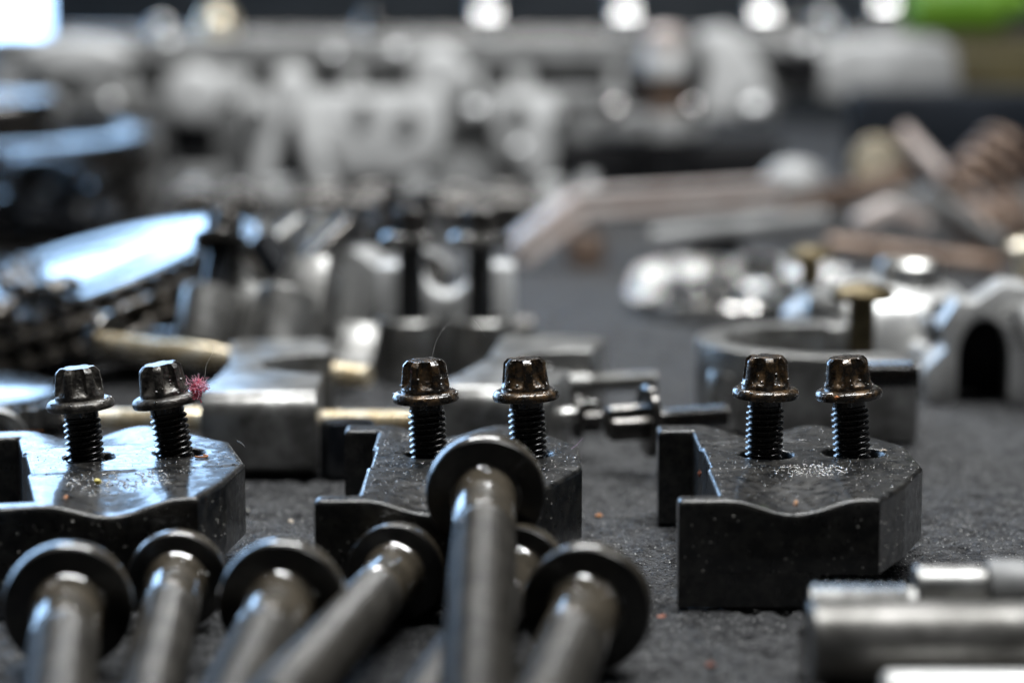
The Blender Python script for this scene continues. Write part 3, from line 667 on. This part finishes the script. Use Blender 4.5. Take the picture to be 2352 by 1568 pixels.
single('bearing_shell', MB().lathe([(24, 0), (27, 0), (27, 22), (24, 22), (24, 0)], 40, cap=False), M_gear, 'dark ring shell standing behind the left brass bolts', 'shell', PD(285, 905, 845) + Vector((0, 0, -14)), (RX(80) @ RZ(0)).to_quaternion())

# ------------------------------------------------------------------ pulley
t = thing('belt_pulley', 'black belt pulley with blue shining rim at the left', 'pulley', (-322, 1500, 0), (RX(2)).to_quaternion())
obj('rim', MB().lathe([(60, 0), (96, 0), (100, 2), (100, 14), (96, 18), (100, 22), (100, 30), (95, 34), (100, 38), (103, 42), (105, 46), (105, 60), (103, 64), (96, 66), (88, 66), (84, 58), (60, 58)], 80).mesh('rim', 40), M_gear, t)
obj('hub', MB().lathe([(60, 57), (44, 58), (42, 60), (42, 82), (38, 87), (18, 87), (16, 80)], 60).mesh('hub', 40), M_gear, t)

# ------------------------------------------------------------------ cylinder head across the back
HY = 1720
t = thing('cylinder_head', 'long cast aluminium cylinder head lying across the back of the bench', 'cylinder head', (0, HY, 0))
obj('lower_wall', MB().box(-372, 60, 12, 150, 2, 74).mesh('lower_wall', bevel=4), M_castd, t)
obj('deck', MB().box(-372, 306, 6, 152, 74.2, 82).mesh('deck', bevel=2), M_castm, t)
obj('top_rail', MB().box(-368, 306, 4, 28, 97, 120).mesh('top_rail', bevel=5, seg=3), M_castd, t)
obj('back_wall', MB().box(-368, 306, 40, 148, 82.2, 116).mesh('back_wall', bevel=3), M_black, t)  # black colour stands in for the shade inside the valve gallery
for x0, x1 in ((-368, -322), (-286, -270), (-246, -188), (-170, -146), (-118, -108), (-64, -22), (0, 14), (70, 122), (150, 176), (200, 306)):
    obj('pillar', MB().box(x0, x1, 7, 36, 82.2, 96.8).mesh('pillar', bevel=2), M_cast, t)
Ym = RX(90)
def boss(name, xv, yv, r, out, m, hole=0, dep=0):
    p = PD(xv, yv, HY + 8); prof = [(r, -10), (r, out - 2), (r - 2, out)]
    if hole: prof += [(hole + 1, out), (hole, out - 1), (hole, out - dep), (.5, out - dep)]
    else: prof += [(r * .5, out + 1.5), (.5, out + 2)]
    return obj(name, MB().lathe(prof, 36, TR(p.x, 10, p.z) @ Ym, cap=False).mesh(name), m, t)
boss('boss', 452, 215, 20, 26, M_cast)
boss('boss', 232, 220, 15, 16, M_castd)
boss('boss', 672, 195, 13, 20, M_cast)
boss('boss', 1080, 238, 14, 18, M_castd, 10, 12)
boss('boss', 1062, 425, 24, 40, M_castd)
boss('boss', 1735, 238, 14, 24, M_castd)
boss('boss', 1010, 170, 20, 14, M_cast)
p = boss('port', 442, 330, 21, 6, M_castd, 18, 5)
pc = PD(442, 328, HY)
obj('port_shade', MB().box(pc.x - 16, pc.x + 16, 0, 9, pc.z - 12, pc.z + 13).mesh('port_shade', bevel=3), M_black, t)  # raised black block painted in for the shade of a port opening
for xv, dz in ((600, 1), (748, -1)):
    a = PD(668, 185, HY - 2); b = PD(xv, 425, HY - 2)
    obj('web', MB().tube([(a.x, -14, a.z), (b.x, -16, b.z)], 9, 12).mesh('web'), M_cast, t)
p = PD(668, 330, HY - 16)
obj('slot', MB().prism([(-8, -20), (8, -20), (4, 16), (-4, 16)], 0, 14, TR(p.x, -13, p.z) @ Ym).mesh('slot', bevel=1), M_black, t)  # black prism in place of the shade inside a slit
p = PD(170, 130, HY - 10)
obj('lug', MB().lathe([(.5, 14), (14, 13), (18, 8), (18, -20)], 30, TR(p.x, 0, p.z) @ Matrix.Diagonal((2.1, 1, .75, 1)) @ Ym, cap=False).mesh('lug'), M_cast, t)
def face(name, pv, out, m, bev=4):
    q_ = [PD(a, b, HY) for a, b in pv]
    return obj(name, MB().prism([(p_.x, p_.z) for p_ in q_], 0, out, TR(0, 11, 0) @ Ym).mesh(name, bevel=bev), m, t)
face('port_face', [(545, 215), (1020, 205), (1030, 300), (1010, 360), (930, 405), (620, 400), (560, 330)], 24, M_cast, 7)
face('port_face', [(1118, 210), (1275, 212), (1290, 300), (1262, 420), (1210, 410), (1140, 340)], 22, M_cast, 6)
face('side_face', [(60, 200), (330, 205), (330, 280), (60, 285)], 8, M_castd, 3)
face('side_face', [(395, 385), (520, 385), (520, 445), (395, 445)], 16, M_castd, 4)
for xv, yv, r_, m_ in ((600, 265, 9, M_castd), (840, 250, 7, M_castd), (940, 270, 8, M_castd), (760, 360, 8, M_castd), (1190, 250, 7, M_castd), (120, 240, 10, M_cast), (300, 240, 8, M_alub)):
    boss('bolt_boss', xv, yv, r_, 32, m_, r_ * .55, 10)
p = PD(1310, 258, HY - 22)
obj('stud_nut', MB().lathe([(.5, 9), (6, 8), (8.5, 3), (8.5, -12)], 24, TR(p.x, -18, p.z) @ Ym, cap=False).mesh('stud_nut'), M_chrome, t)
face('recess_shade', [(1415, 78), (1625, 78), (1600, 250), (1440, 250)], 6, M_black, 2)  # black panel painted in for the shade behind the sender
p = PD(1485, 280, HY - 8)
obj('sensor_flange', MB().lathe([(40, 0), (42, 1.5), (42, 13), (40, 15), (.5, 15)], 40, TR(p.x, -34, p.z - 7) @ Matrix.Diagonal((1, .7, 1, 1))).mesh('sensor_flange'), M_castm, t)
for dx in (-24, 28): obj('flange_nut', MB().lathe([(8, 0), (8, 7), (6, 10), (.5, 11)], 24, TR(p.x + dx, -52, p.z + 6), cap=False).mesh('flange_nut'), M_chain, t)
p = PD(1690, 170, HY - 6)
obj('bracket', MB().prism([(-26, -30), (18, -34), (30, -14), (12, 14), (-6, 34), (-28, 30), (-18, 4)], 0, 20, TR(p.x, 10, p.z) @ Ym).mesh('bracket', bevel=4), M_cast, t)
p = PD(1990, 165, HY - 6)
obj('bracket', MB().prism([(-62, -16), (40, -26), (66, -14), (60, 20), (-10, 22), (-50, 8)], 0, 26, TR(p.x, 10, p.z) @ Ym).mesh('bracket', bevel=5), M_castm, t)
face('recess_shade', [(1770, 120), (1880, 120), (1880, 190), (1800, 205)], 34, M_black, 2)  # another raised black panel standing in for recess shade
for xv in (1120, 1436, 1752, 2028):          # polished lobes standing above the rail
    p = PD(xv, 44 if xv < 2000 else 24, HY + 40)
    lb = obj('cam_lobe', MB().lathe([(11.5, -10), (13.5, -7.5), (13.5, 7.5), (11.5, 10)], 40, TR(p.x, 40, p.z - 3) @ RY(90)).mesh('cam_lobe'), M_chrome, t)
    obj('lobe_stand', MB().box(p.x - 7, p.x + 7, 30, 50, 82, p.z - 10).mesh('lobe_stand', bevel=1.5), M_castd, t)
dome = [(max(.05, 22 * math.sin(a)), 22 * math.cos(a) - 22) for a in [.33 * (1 - i / 8) for i in range(9)]]
for xv, yv, k_, m_ in ((246, 228, .8, 0), (378, 92, .9, 0), (760, 118, .7, 0), (905, 112, .8, 0), (1085, 246, 1.0, 0), (1292, 262, 1.1, 0), (1735, 240, 1.1, 0), (1190, 335, .7, 0), (440, 428, 1.0, 0), (1850, 100, .9, 0)):
    p = PD(xv, yv, HY - 18)
    obj('glint_dome', MB().lathe([(7.1, -6)] + dome, 28, TR(p.x, -19, p.z) @ RX(65) @ Matrix.Scale(k_, 4), cap=False).mesh('glint_dome'), M_glint_dome, t)  # added domes, tilted so the lamp makes blurred glints on them
obj('camshaft', MB().lathe([(6, -330), (6, 290)], 24, TR(0, 66, 118) @ RY(90)).mesh('camshaft'), M_gear, t)
for xv, yv, r, m in ((372, 60, 8.5, M_alub), (500, 50, 14, M_brass), (850, 45, 8, M_gear), (1895, 45, 9, M_alub), (1840, 48, 7, M_alu)):
    p = PD(xv, yv, HY + 30)
    s_ = obj('cap_nut', MB().lathe([(r, -16), (r, 0), (r * .85, r * .5), (r * .5, r * .82), (.4, r * .95)], 28, TR(p.x, 30, p.z - 2), cap=False).mesh('cap_nut'), m, t)
    obj('stud', MB().box(p.x - 4, p.x + 4, 26, 34, 82, p.z - 17).mesh('stud'), M_castd, t)

t = thing('oil_pressure_sender', 'brass and silver stepped sender standing upright before the cylinder head', 'sender', PD(1523, 440, 1645) * 1.0, 0.0)
z0 = PD(1523, 440, 1650).z
def zz(yv): return PD(1523, yv, 1650).z - z0
obj('base', MB().lathe([(10, 0), (19, 2), (19, zz(330)), (12, zz(320))], 32).mesh('base'), M_black, t)
obj('lower_nut', MB().polar(lambda a, z: 15.5 / max(math.cos((a % (PI / 3)) - PI / 6), .1) * .95, [zz(318), zz(262)], 36).mesh('lower_nut', bevel=1), M_castm, t)
obj('neck', MB().lathe([(11, zz(264)), (11, zz(215)), (13.5, zz(212)), (13.5, zz(195)), (11, zz(190)), (11, zz(170))], 28).mesh('neck'), M_rust, t)
obj('upper_nut', MB().polar(lambda a, z: 16.5 / max(math.cos((a % (PI / 3)) - PI / 6), .1) * .95, [zz(176), zz(126)], 36).mesh('upper_nut', bevel=2), M_cast, t)
obj('cap', MB().lathe([(10, zz(127)), (13, zz(118)), (13, zz(80)), (9, zz(66)), (4, zz(62))], 28).mesh('cap'), M_copper, t)

single('rubber_mount', MB().box(-76, 76, 0, 60, 0, 46), M_black, 'black rubber block below the right part of the cylinder head', 'mount', PD(1545, 455, 1665) * 1.0 + Vector((0, 0, -8)), bevel=5)
single('plastic_case', MB().box(0, 140, 0, 60, 0, 62), M_navy, 'dark navy plastic case on the right before the cylinder head', 'case', Vector((PD(1968, 380, 1580).x, 1580, 24)), bevel=4)
single('case_base', MB().box(-4, 140, -4, 70, 0, 24.5), M_castd, 'grey block beneath the dark navy plastic case', 'block', Vector((PD(1968, 380, 1580).x, 1582, 0)), bevel=2)
single('green_bottle', MB().lathe([(26, 0), (30, 3), (30, 70), (28, 80), (14, 92), (12, 96), (12, 108), (3, 110)], 40, RY(90)), M_green, 'bright green bottle lying behind the right end of cylinder head', 'bottle', Vector((PD(2085, 20, 2150).x, 2150, PD(2100, 5, 2150).z)))
single('bottle_rest', MB().box(-20, 160, -40, 60, 0, PD(2100, 5, 2150).z - 29), M_olive, 'brown crate under the green bottle', 'crate', Vector((PD(2085, 20, 2150).x, 2150, 0)), bevel=3)
single('cardboard_box', MB().box(0, 150, 0, 120, 0, 102), M_olive, 'olive brown cardboard box at the far right edge', 'box', Vector((PD(2195, 200, 1950).x, 1950, 0)), bevel=3)

# ------------------------------------------------------------------ bars, springs and rods at the right back
t = thing('guide_rail', 'long bent pinkish steel guide rail behind the middle of the bench', 'rail', (0, 0, 0))
path = [PD(1180, 585, 1330), PD(1250, 530, 1340), PD(1330, 468, 1352), PD(1420, 462, 1356), PD(1560, 455, 1362), PD(1790, 440, 1372)]
def strip(path, wdt, h, dz):
    v = []; f = []
    for i, p in enumerate(path):
        tn = (path[min(i + 1, len(path) - 1)] - path[max(i - 1, 0)]).normalized(); up = Vector((0, 0, 1)); up = (up - tn * up.dot(tn)).normalized(); sd = tn.cross(up)
        for a, b in ((-1, -1), (1, -1), (1, 1), (-1, 1)): v.append(p + sd * wdt / 2 * a + up * (h / 2 * b + dz))
    for i in range(len(path) - 1):
        for k in range(4): f.append((i * 4 + k, i * 4 + (k + 1) % 4, i * 4 + 4 + (k + 1) % 4, i * 4 + 4 + k))
    f += [(3, 2, 1, 0), tuple(len(v) - 4 + k for k in range(4))]
    return MB().add(v, f)
obj('web', strip(path, 9, 8.6, 0).mesh('web', bevel=.8), M_copper, t)
obj('upper_lip', strip(path, 14, 3, 6.2).mesh('upper_lip', bevel=.8), M_copper, t)
obj('lower_lip', strip(path, 14, 3, -6.2).mesh('lower_lip', bevel=.8), M_copper, t)
single('rusty_nut', MB().polar(lambda a, z: 9.5 / max(math.cos((a % (PI / 3)) - PI / 6), .1), [0, 1, 16, 17], 36), M_rust, 'rusty hex nut standing under the bend of the guide rail', 'nut', P(1345, 610, 0), bevel=.5)
single('rubber_roller', MB().lathe([(14, 0), (16, 2), (16, 18), (14, 20), (6, 20)], 36), M_black, 'black rubber roller under the middle of the guide rail', 'roller', P(1640, 600, 0) + Vector((0, 0, 0)), None)
single('flat_bar', strip([PD(1800, 482, 1400), PD(1960, 440, 1400), PD(2092, 402, 1395)], 10, 12, 0), M_rust, 'brown flat bar rising to the right behind the rail', 'bar', bevel=1)
single('push_rod', MB().tube([PD(2068, 300, 1480), PD(2150, 390, 1470), PD(2235, 480, 1460)], 6.0, 16), M_copper, 'pinkish push rod leaning steeply against the dark case', 'rod')
single('domed_nut', MB().lathe([(18, 0), (18, 10), (14, 15), (8, 18), (.5, 19)], 32), M_castm, 'bright silver domed nut beside the end of the rail', 'nut', PD(1822, 440, 1440) * 1.0, None)
single('nut_stand', MB().lathe([(14, 0), (14, 20), (12, 22)], 28), M_castd, 'grey spacer below the bright domed nut', 'spacer', Vector((PD(1822, 440, 1440).x, 1440, PD(1822, 440, 1440).z - 22.3)))
single('brass_bush', MB().lathe([(8, -10), (14, -10), (15, -9), (15, 9), (14, 10), (8, 10)], 36, RX(80)), M_brass, 'brassy bush below the dark navy case', 'bush', PD(2012, 374, 1500))
def spring(label, a, b, R, r, turns, m):
    a = Vector(a); b = Vector(b); d = b - a; q = qz(d); n = turns * 20
    pts = [a + q @ Vector((R * math.cos(2 * PI * turns * i / n), R * math.sin(2 * PI * turns * i / n), d.length * i / n)) for i in range(n + 1)]
    return single('valve_spring', MB().tube(pts, r, 8), m, label, 'spring', group='rusty valve springs')
spring('rusty valve spring leaning at the right edge before the case', PD(2195, 470, 1420), PD(2330, 335, 1440), 17, 3.4, 5, M_rust)
spring('copper tinted valve spring lying lower at the right edge', PD(2210, 545, 1380), PD(2350, 500, 1390), 15, 3.2, 5, M_rust)
single('rocker_arm', strip([PD(1965, 520, 1340), PD(2045, 478, 1345), PD(2130, 520, 1350)], 13, 11, 0), M_copper, 'pink tinted rocker arm in front of the brown bar', 'rocker arm', bevel=2)
for i, (x0, y0, x1, y1, d, lb) in enumerate(((1500, 545, 1900, 500, 1300, 'thin dark rod lying under the guide rail'), (1900, 560, 2300, 610, 1290, 'dark rod running to the right edge behind the silver casting'), (2120, 440, 2300, 560, 1350, 'grey rod crossing below the valve springs'))):
    single('push_rod', MB().tube([PD(x0, y0, d), PD((x0 + x1) / 2, (y0 + y1) / 2, d), PD(x1, y1, d)], 5, 12), (M_castd, M_rust, M_castd)[i], lb, 'rod')

# ------------------------------------------------------------------ bright castings and upright bolts at the right
t = thing('bearing_bracket', 'bright aluminium bracket with dark arched opening at the right edge', 'bracket', (190, 880, 0), math.radians(-6))
arc2 = [(-16 + 9.5 * math.cos(a), 15 + 16 * math.sin(a)) for a in [PI * (1 - i / 14) for i in range(15)]]
out = [(-36, -1), (-27, -1)] + [(-25.5, 0)] + arc2 + [(-6.5, 0), (20, -1), (24, 6), (40, 8), (36, 26), (24, 30), (18, 40), (6, 38), (0, 43), (-10, 44), (-20, 37), (-26, 38), (-33, 28), (-30, 20), (-38, 12)]
obj('arch', MB().prism(out, -26, 0, RX(90)).mesh('arch', bevel=2), M_alug, t)
obj('back_plate', MB().box(-34, 36, 26.5, 32, 0, 34).mesh('back_plate', bevel=1), M_black, t)
obj('rib', MB().tube([(-4, -4, 36), (4, -10, 22), (16, -14, 8)], 5, 12).mesh('rib'), M_alug, t)
t = thing('cam_carrier', 'rounded bright aluminium casting behind the upright brass bolts', 'casting', (150, 975, 0))
obj('body', MB().lathe([(40, 0), (42, 4), (40, 22), (30, 32), (14, 36), (.5, 37)], 48, Matrix.Diagonal((1, .8, 1, 1))).mesh('body'), M_alug, t)
obj('boss', MB().lathe([(13, 20), (13, 42), (11, 44), (6, 44)], 32, TR(10, -6, 0)).mesh('boss'), M_alub, t)
obj('boss', MB().lathe([(9, 0), (9, 28), (8, 30), (3, 30)], 32, TR(-26, -24, 0)).mesh('boss'), M_alub, t)
def up_bolt(label, loc, H, R, hr, m, tilt=0):
    t = thing('flanged_stud', label, 'bolt', loc, RY(tilt).to_quaternion(), 'upright brass headed bolts')
    obj('shank', MB().lathe([(R, 0), (R, H)], 28).mesh('shank'), m, t)
    obj('head', MB().lathe([(R, H - .5), (hr - 1, H - .5), (hr, H + .6), (hr, H + 2.4), (hr - 2, H + 4), (hr * .45, H + 5.4), (.4, H + 5.6)], 36, cap=False).mesh('head'), m, t)
up_bolt('dull brass bolt with wide domed head standing nearest the bracket', Vector((PD(1980, 700, 866).x, 866, 0)), 41, 4.9, 11.6, M_brassd)
up_bolt('yellow brass bolt standing behind the wide headed one', P(1868, 835, 0), 43, 4.2, 10, M_brassd, -3)
up_bolt('yellow brass bolt cut off by the right edge', P(2352, 760, 0), 36, 4.5, 9, M_brass)

t = thing('cam_bearing_bracket', 'lumpy silver casting in front of the arched bracket', 'casting', (176, 930, 0), math.radians(20))
obj('body', MB().prism([(-22, -12), (10, -14), (22, -4), (18, 10), (-6, 14), (-24, 6)], 0, 17).mesh('body', bevel=4), M_alug, t)
obj('boss', MB().lathe([(9, 10), (9, 25), (7.5, 27), (3, 27)], 28, TR(-10, -1, 0)).mesh('boss'), M_alug, t)
obj('boss', MB().lathe([(8, 10), (8, 22), (6.5, 24), (3, 24)], 28, TR(11, -3, 0)).mesh('boss'), M_alub, t)

# ------------------------------------------------------------------ small debris
def chip(name, mat_, label, cat, p, sx, sy, sz, seed, yaw=0):
    bm = bmesh.new(); bmesh.ops.create_icosphere(bm, subdivisions=2, radius=.72)
    for q in bm.verts:
        n = 1 + 1.0 * noise.noise(q.co * 1.5 + Vector((seed * 3.7, 0, 0))); q.co = Vector((q.co.x * sx * n, q.co.y * sy * n, q.co.z * sz * n)) * S
    me = bpy.data.meshes.new(name); bm.to_mesh(me); bm.free()
    return single(name, me, mat_, label, cat, p, yaw)
chip('crumb', M_crumb, 'cream crumb on the mat between the left and middle caps', 'crumb', P(668, 1196, 0), 1.2, .9, .8, 1)
chip('crumb', M_orange, 'orange crumb on the mat right of the middle cap', 'crumb', P(1376, 1182, 0), 1.2, .8, .7, 2)
chip('crumb', M_red, 'red crumb beside the rightmost long bolt', 'crumb', P(1520, 1415, 0), 1.3, .9, .7, 3)
chip('crumb', M_crumb, 'cream crumb on the back of the rightmost bearing cap', 'crumb', P(2030, 1034, TOPZ + .3), 1.1, .9, .5, 4)
chip('crumb', M_orange, 'orange grain on the front of the rightmost bearing cap', 'crumb', P(1828, 1156, TOPZ - 1.3), .8, .7, .8, 5)
chip('crumb', M_orange, 'tan crumb on the front of the leftmost bearing cap', 'crumb', P(150, 1143, TOPZ - 1.2), 1.1, .9, .8, 6)
chip('flake', M_yellow, 'yellow flake on the leftmost bearing cap', 'flake', P(224, 1106, TOPZ - .6), 1.1, .7, .9, 7, .6)
chip('flake', M_orange, 'orange flake stuck on the rightmost torx bolt flange', 'flake', PD(1922, 914, 634.5), 1.2, .8, .7, 8, .5)
chip('crumb', M_red, 'brown grain near the slot edge of the rightmost cap', 'crumb', P(1716 + 104, 1045 + 26, TOPZ + .5) + Vector((-25, -9, 0)), .6, .6, 1.0, 9)
chip('lint_ball', M_grit, 'grey dust ball at the right foot of the leftmost cap', 'lint', P(567, 1180, 0) + Vector((0, 0, 1)), 1.1, 1.1, 1.2, 10)
chip('crumb', M_red, 'rusty crumb on the mat at the lower right of centre', 'crumb', P(1632, 1525, 0), 1.3, 1, .8, 11)
ringp = [(1.7 * math.cos(a), 1.5 * math.sin(a), 0) for a in [2 * PI * i / 20 * .62 - 2.6 for i in range(21)]]
single('shaving', MB().tube(ringp, .28, 8), M_orange, 'curled orange shaving at the foot of the tilted torx bolt', 'shaving', P(462, 1047, TOPZ + .4))

grit = MB(); r = random.Random(3)
for i in range(16000):
    y = r.uniform(505, 800); x = r.uniform(-1, 1) * (y * .23)
    s_ = r.uniform(.10, .30) if r.random() < .93 else r.uniform(.30, .5)
    h = 0.9 * noise.fractal(Vector((x / 22, y / 22, 0)), 1.0, 2.0, 3) + 1.05 * noise.noise(Vector((x / 4.2, y / 4.2, 3))) + 0.45 * noise.noise(Vector((x / 1.6, y / 1.6, 9)))
    z = h - .9 + s_ * .5; a = r.uniform(0, 3)
    c, s2 = math.cos(a) * s_, math.sin(a) * s_
    grit.add([(x + c, y + s2, z), (x - s2, y + c, z + .1 * s_), (x - c, y - s2, z), (x + s2, y - c, z - .1 * s_), (x + .2 * c, y, z + s_ * .9), (x, y, z - s_)],
             [(0, 1, 4), (1, 2, 4), (2, 3, 4), (3, 0, 4), (1, 0, 5), (2, 1, 5), (3, 2, 5), (0, 3, 5)])
tag(obj('grit', grit.mesh('grit', 20), M_gritg), 'fine pale grit scattered over the grey mat', kind='stuff')

# pink lint tuft
t = thing('lint_tuft', 'tuft of pink lint caught on the tilted torx bolt', 'lint', PD(452, 886, 634))
r = random.Random(8)
core = MB()
for i in range(70):
    a = Vector((r.gauss(0, .55), r.gauss(0, .45), -1.2 + r.gauss(0, .7))); pts = [a]
    for k in range(6): pts.append(pts[-1] + Vector((r.gauss(0, .35), r.gauss(0, .3), r.gauss(0.02, .35))))
    core.tube(pts, .15, 4)
obj('core', core.mesh('core'), M_pink, t)
fib = MB()
for i in range(85):
    p = Vector((r.gauss(0, .5), r.gauss(0, .4), r.uniform(-1.4, .2))); d = Vector((r.gauss(.55, .45), r.gauss(0, .35), r.gauss(.6, .4))).normalized(); pts = [p]
    for k in range(9):
        d = (d + Vector((r.gauss(0, .42), r.gauss(0, .35), r.gauss(.0, .42)))).normalized(); pts.append(pts[-1] + d * .42)
    fib.tube(pts, .065, 4)
tag(obj('fibres', fib.mesh('fibres'), M_pinkl, t), kind='stuff')
def fibre(label, pts, m=M_hair, r=.07):
    pp = [Vector(p) for p in pts]; out = []
    for i in range(len(pp) - 1):
        p0, p1, p2, p3 = pp[max(i - 1, 0)], pp[i], pp[i + 1], pp[min(i + 2, len(pp) - 1)]
        for k in range(6):
            u = k / 6; out.append(.5 * ((2 * p1) + (p2 - p0) * u + (2 * p0 - 5 * p1 + 4 * p2 - p3) * u * u + (3 * p1 - p0 - 3 * p2 + p3) * u ** 3))
    out.append(pp[-1])
    single('fibre', MB().tube(out, lambda u: r * (1 - .5 * u), 5), m, label, 'fibre', group='stray fibres')
fibre('long grey fibre arching up from the middle left torx bolt', [PD(990, 830, 640), PD(1000, 790, 641), PD(1018, 756, 642), PD(1038, 738, 644)])
fibre('thin grey fibre tip curving down above the raised bolt', [PD(1088, 735, 644), PD(1102, 752, 643), PD(1114, 772, 642)], r=.05)
fibre('pale fibre curling up from the pink lint', [PD(458, 880, 634), PD(470, 866, 634), PD(474, 838, 635), PD(488, 810, 636), PD(490, 786, 637)])
fibre('purple fibre on the right rear corner of the middle cap', [PD(1312, 1030, 645), PD(1324, 1022, 646), PD(1338, 1006, 648)], M_purple)
fibre('pale fibre beside the tilted torx bolt thread', [PD(322, 1030, 650), PD(345, 1024, 648), PD(368, 1018, 646), PD(388, 1012, 645)])
fibre('wispy fibre on the right corner of the leftmost cap', [PD(545, 1012, 655), PD(556, 1018, 652), PD(562, 1026, 650)], r=.06)
fibre('orange tinted fibre lying over the steel bush at left edge', [PD(4, 992, 700), PD(40, 990, 695), PD(100, 988, 690)], M_orange, .1)
for i, (x, y) in enumerate(((1272, 1008), (1290, 1012), (1300, 1004), (1258, 1002), (1283, 1002))):
    fibre(['short', 'bent', 'split', 'curled', 'tiny'][i] + ' lint hair on the rear corner of the middle cap', [PD(x, y + 12, 650), PD(x + 3 * (-1) ** i, y + 4, 650), PD(x + 5, y - 6 - 2 * i, 650)], r=.05)
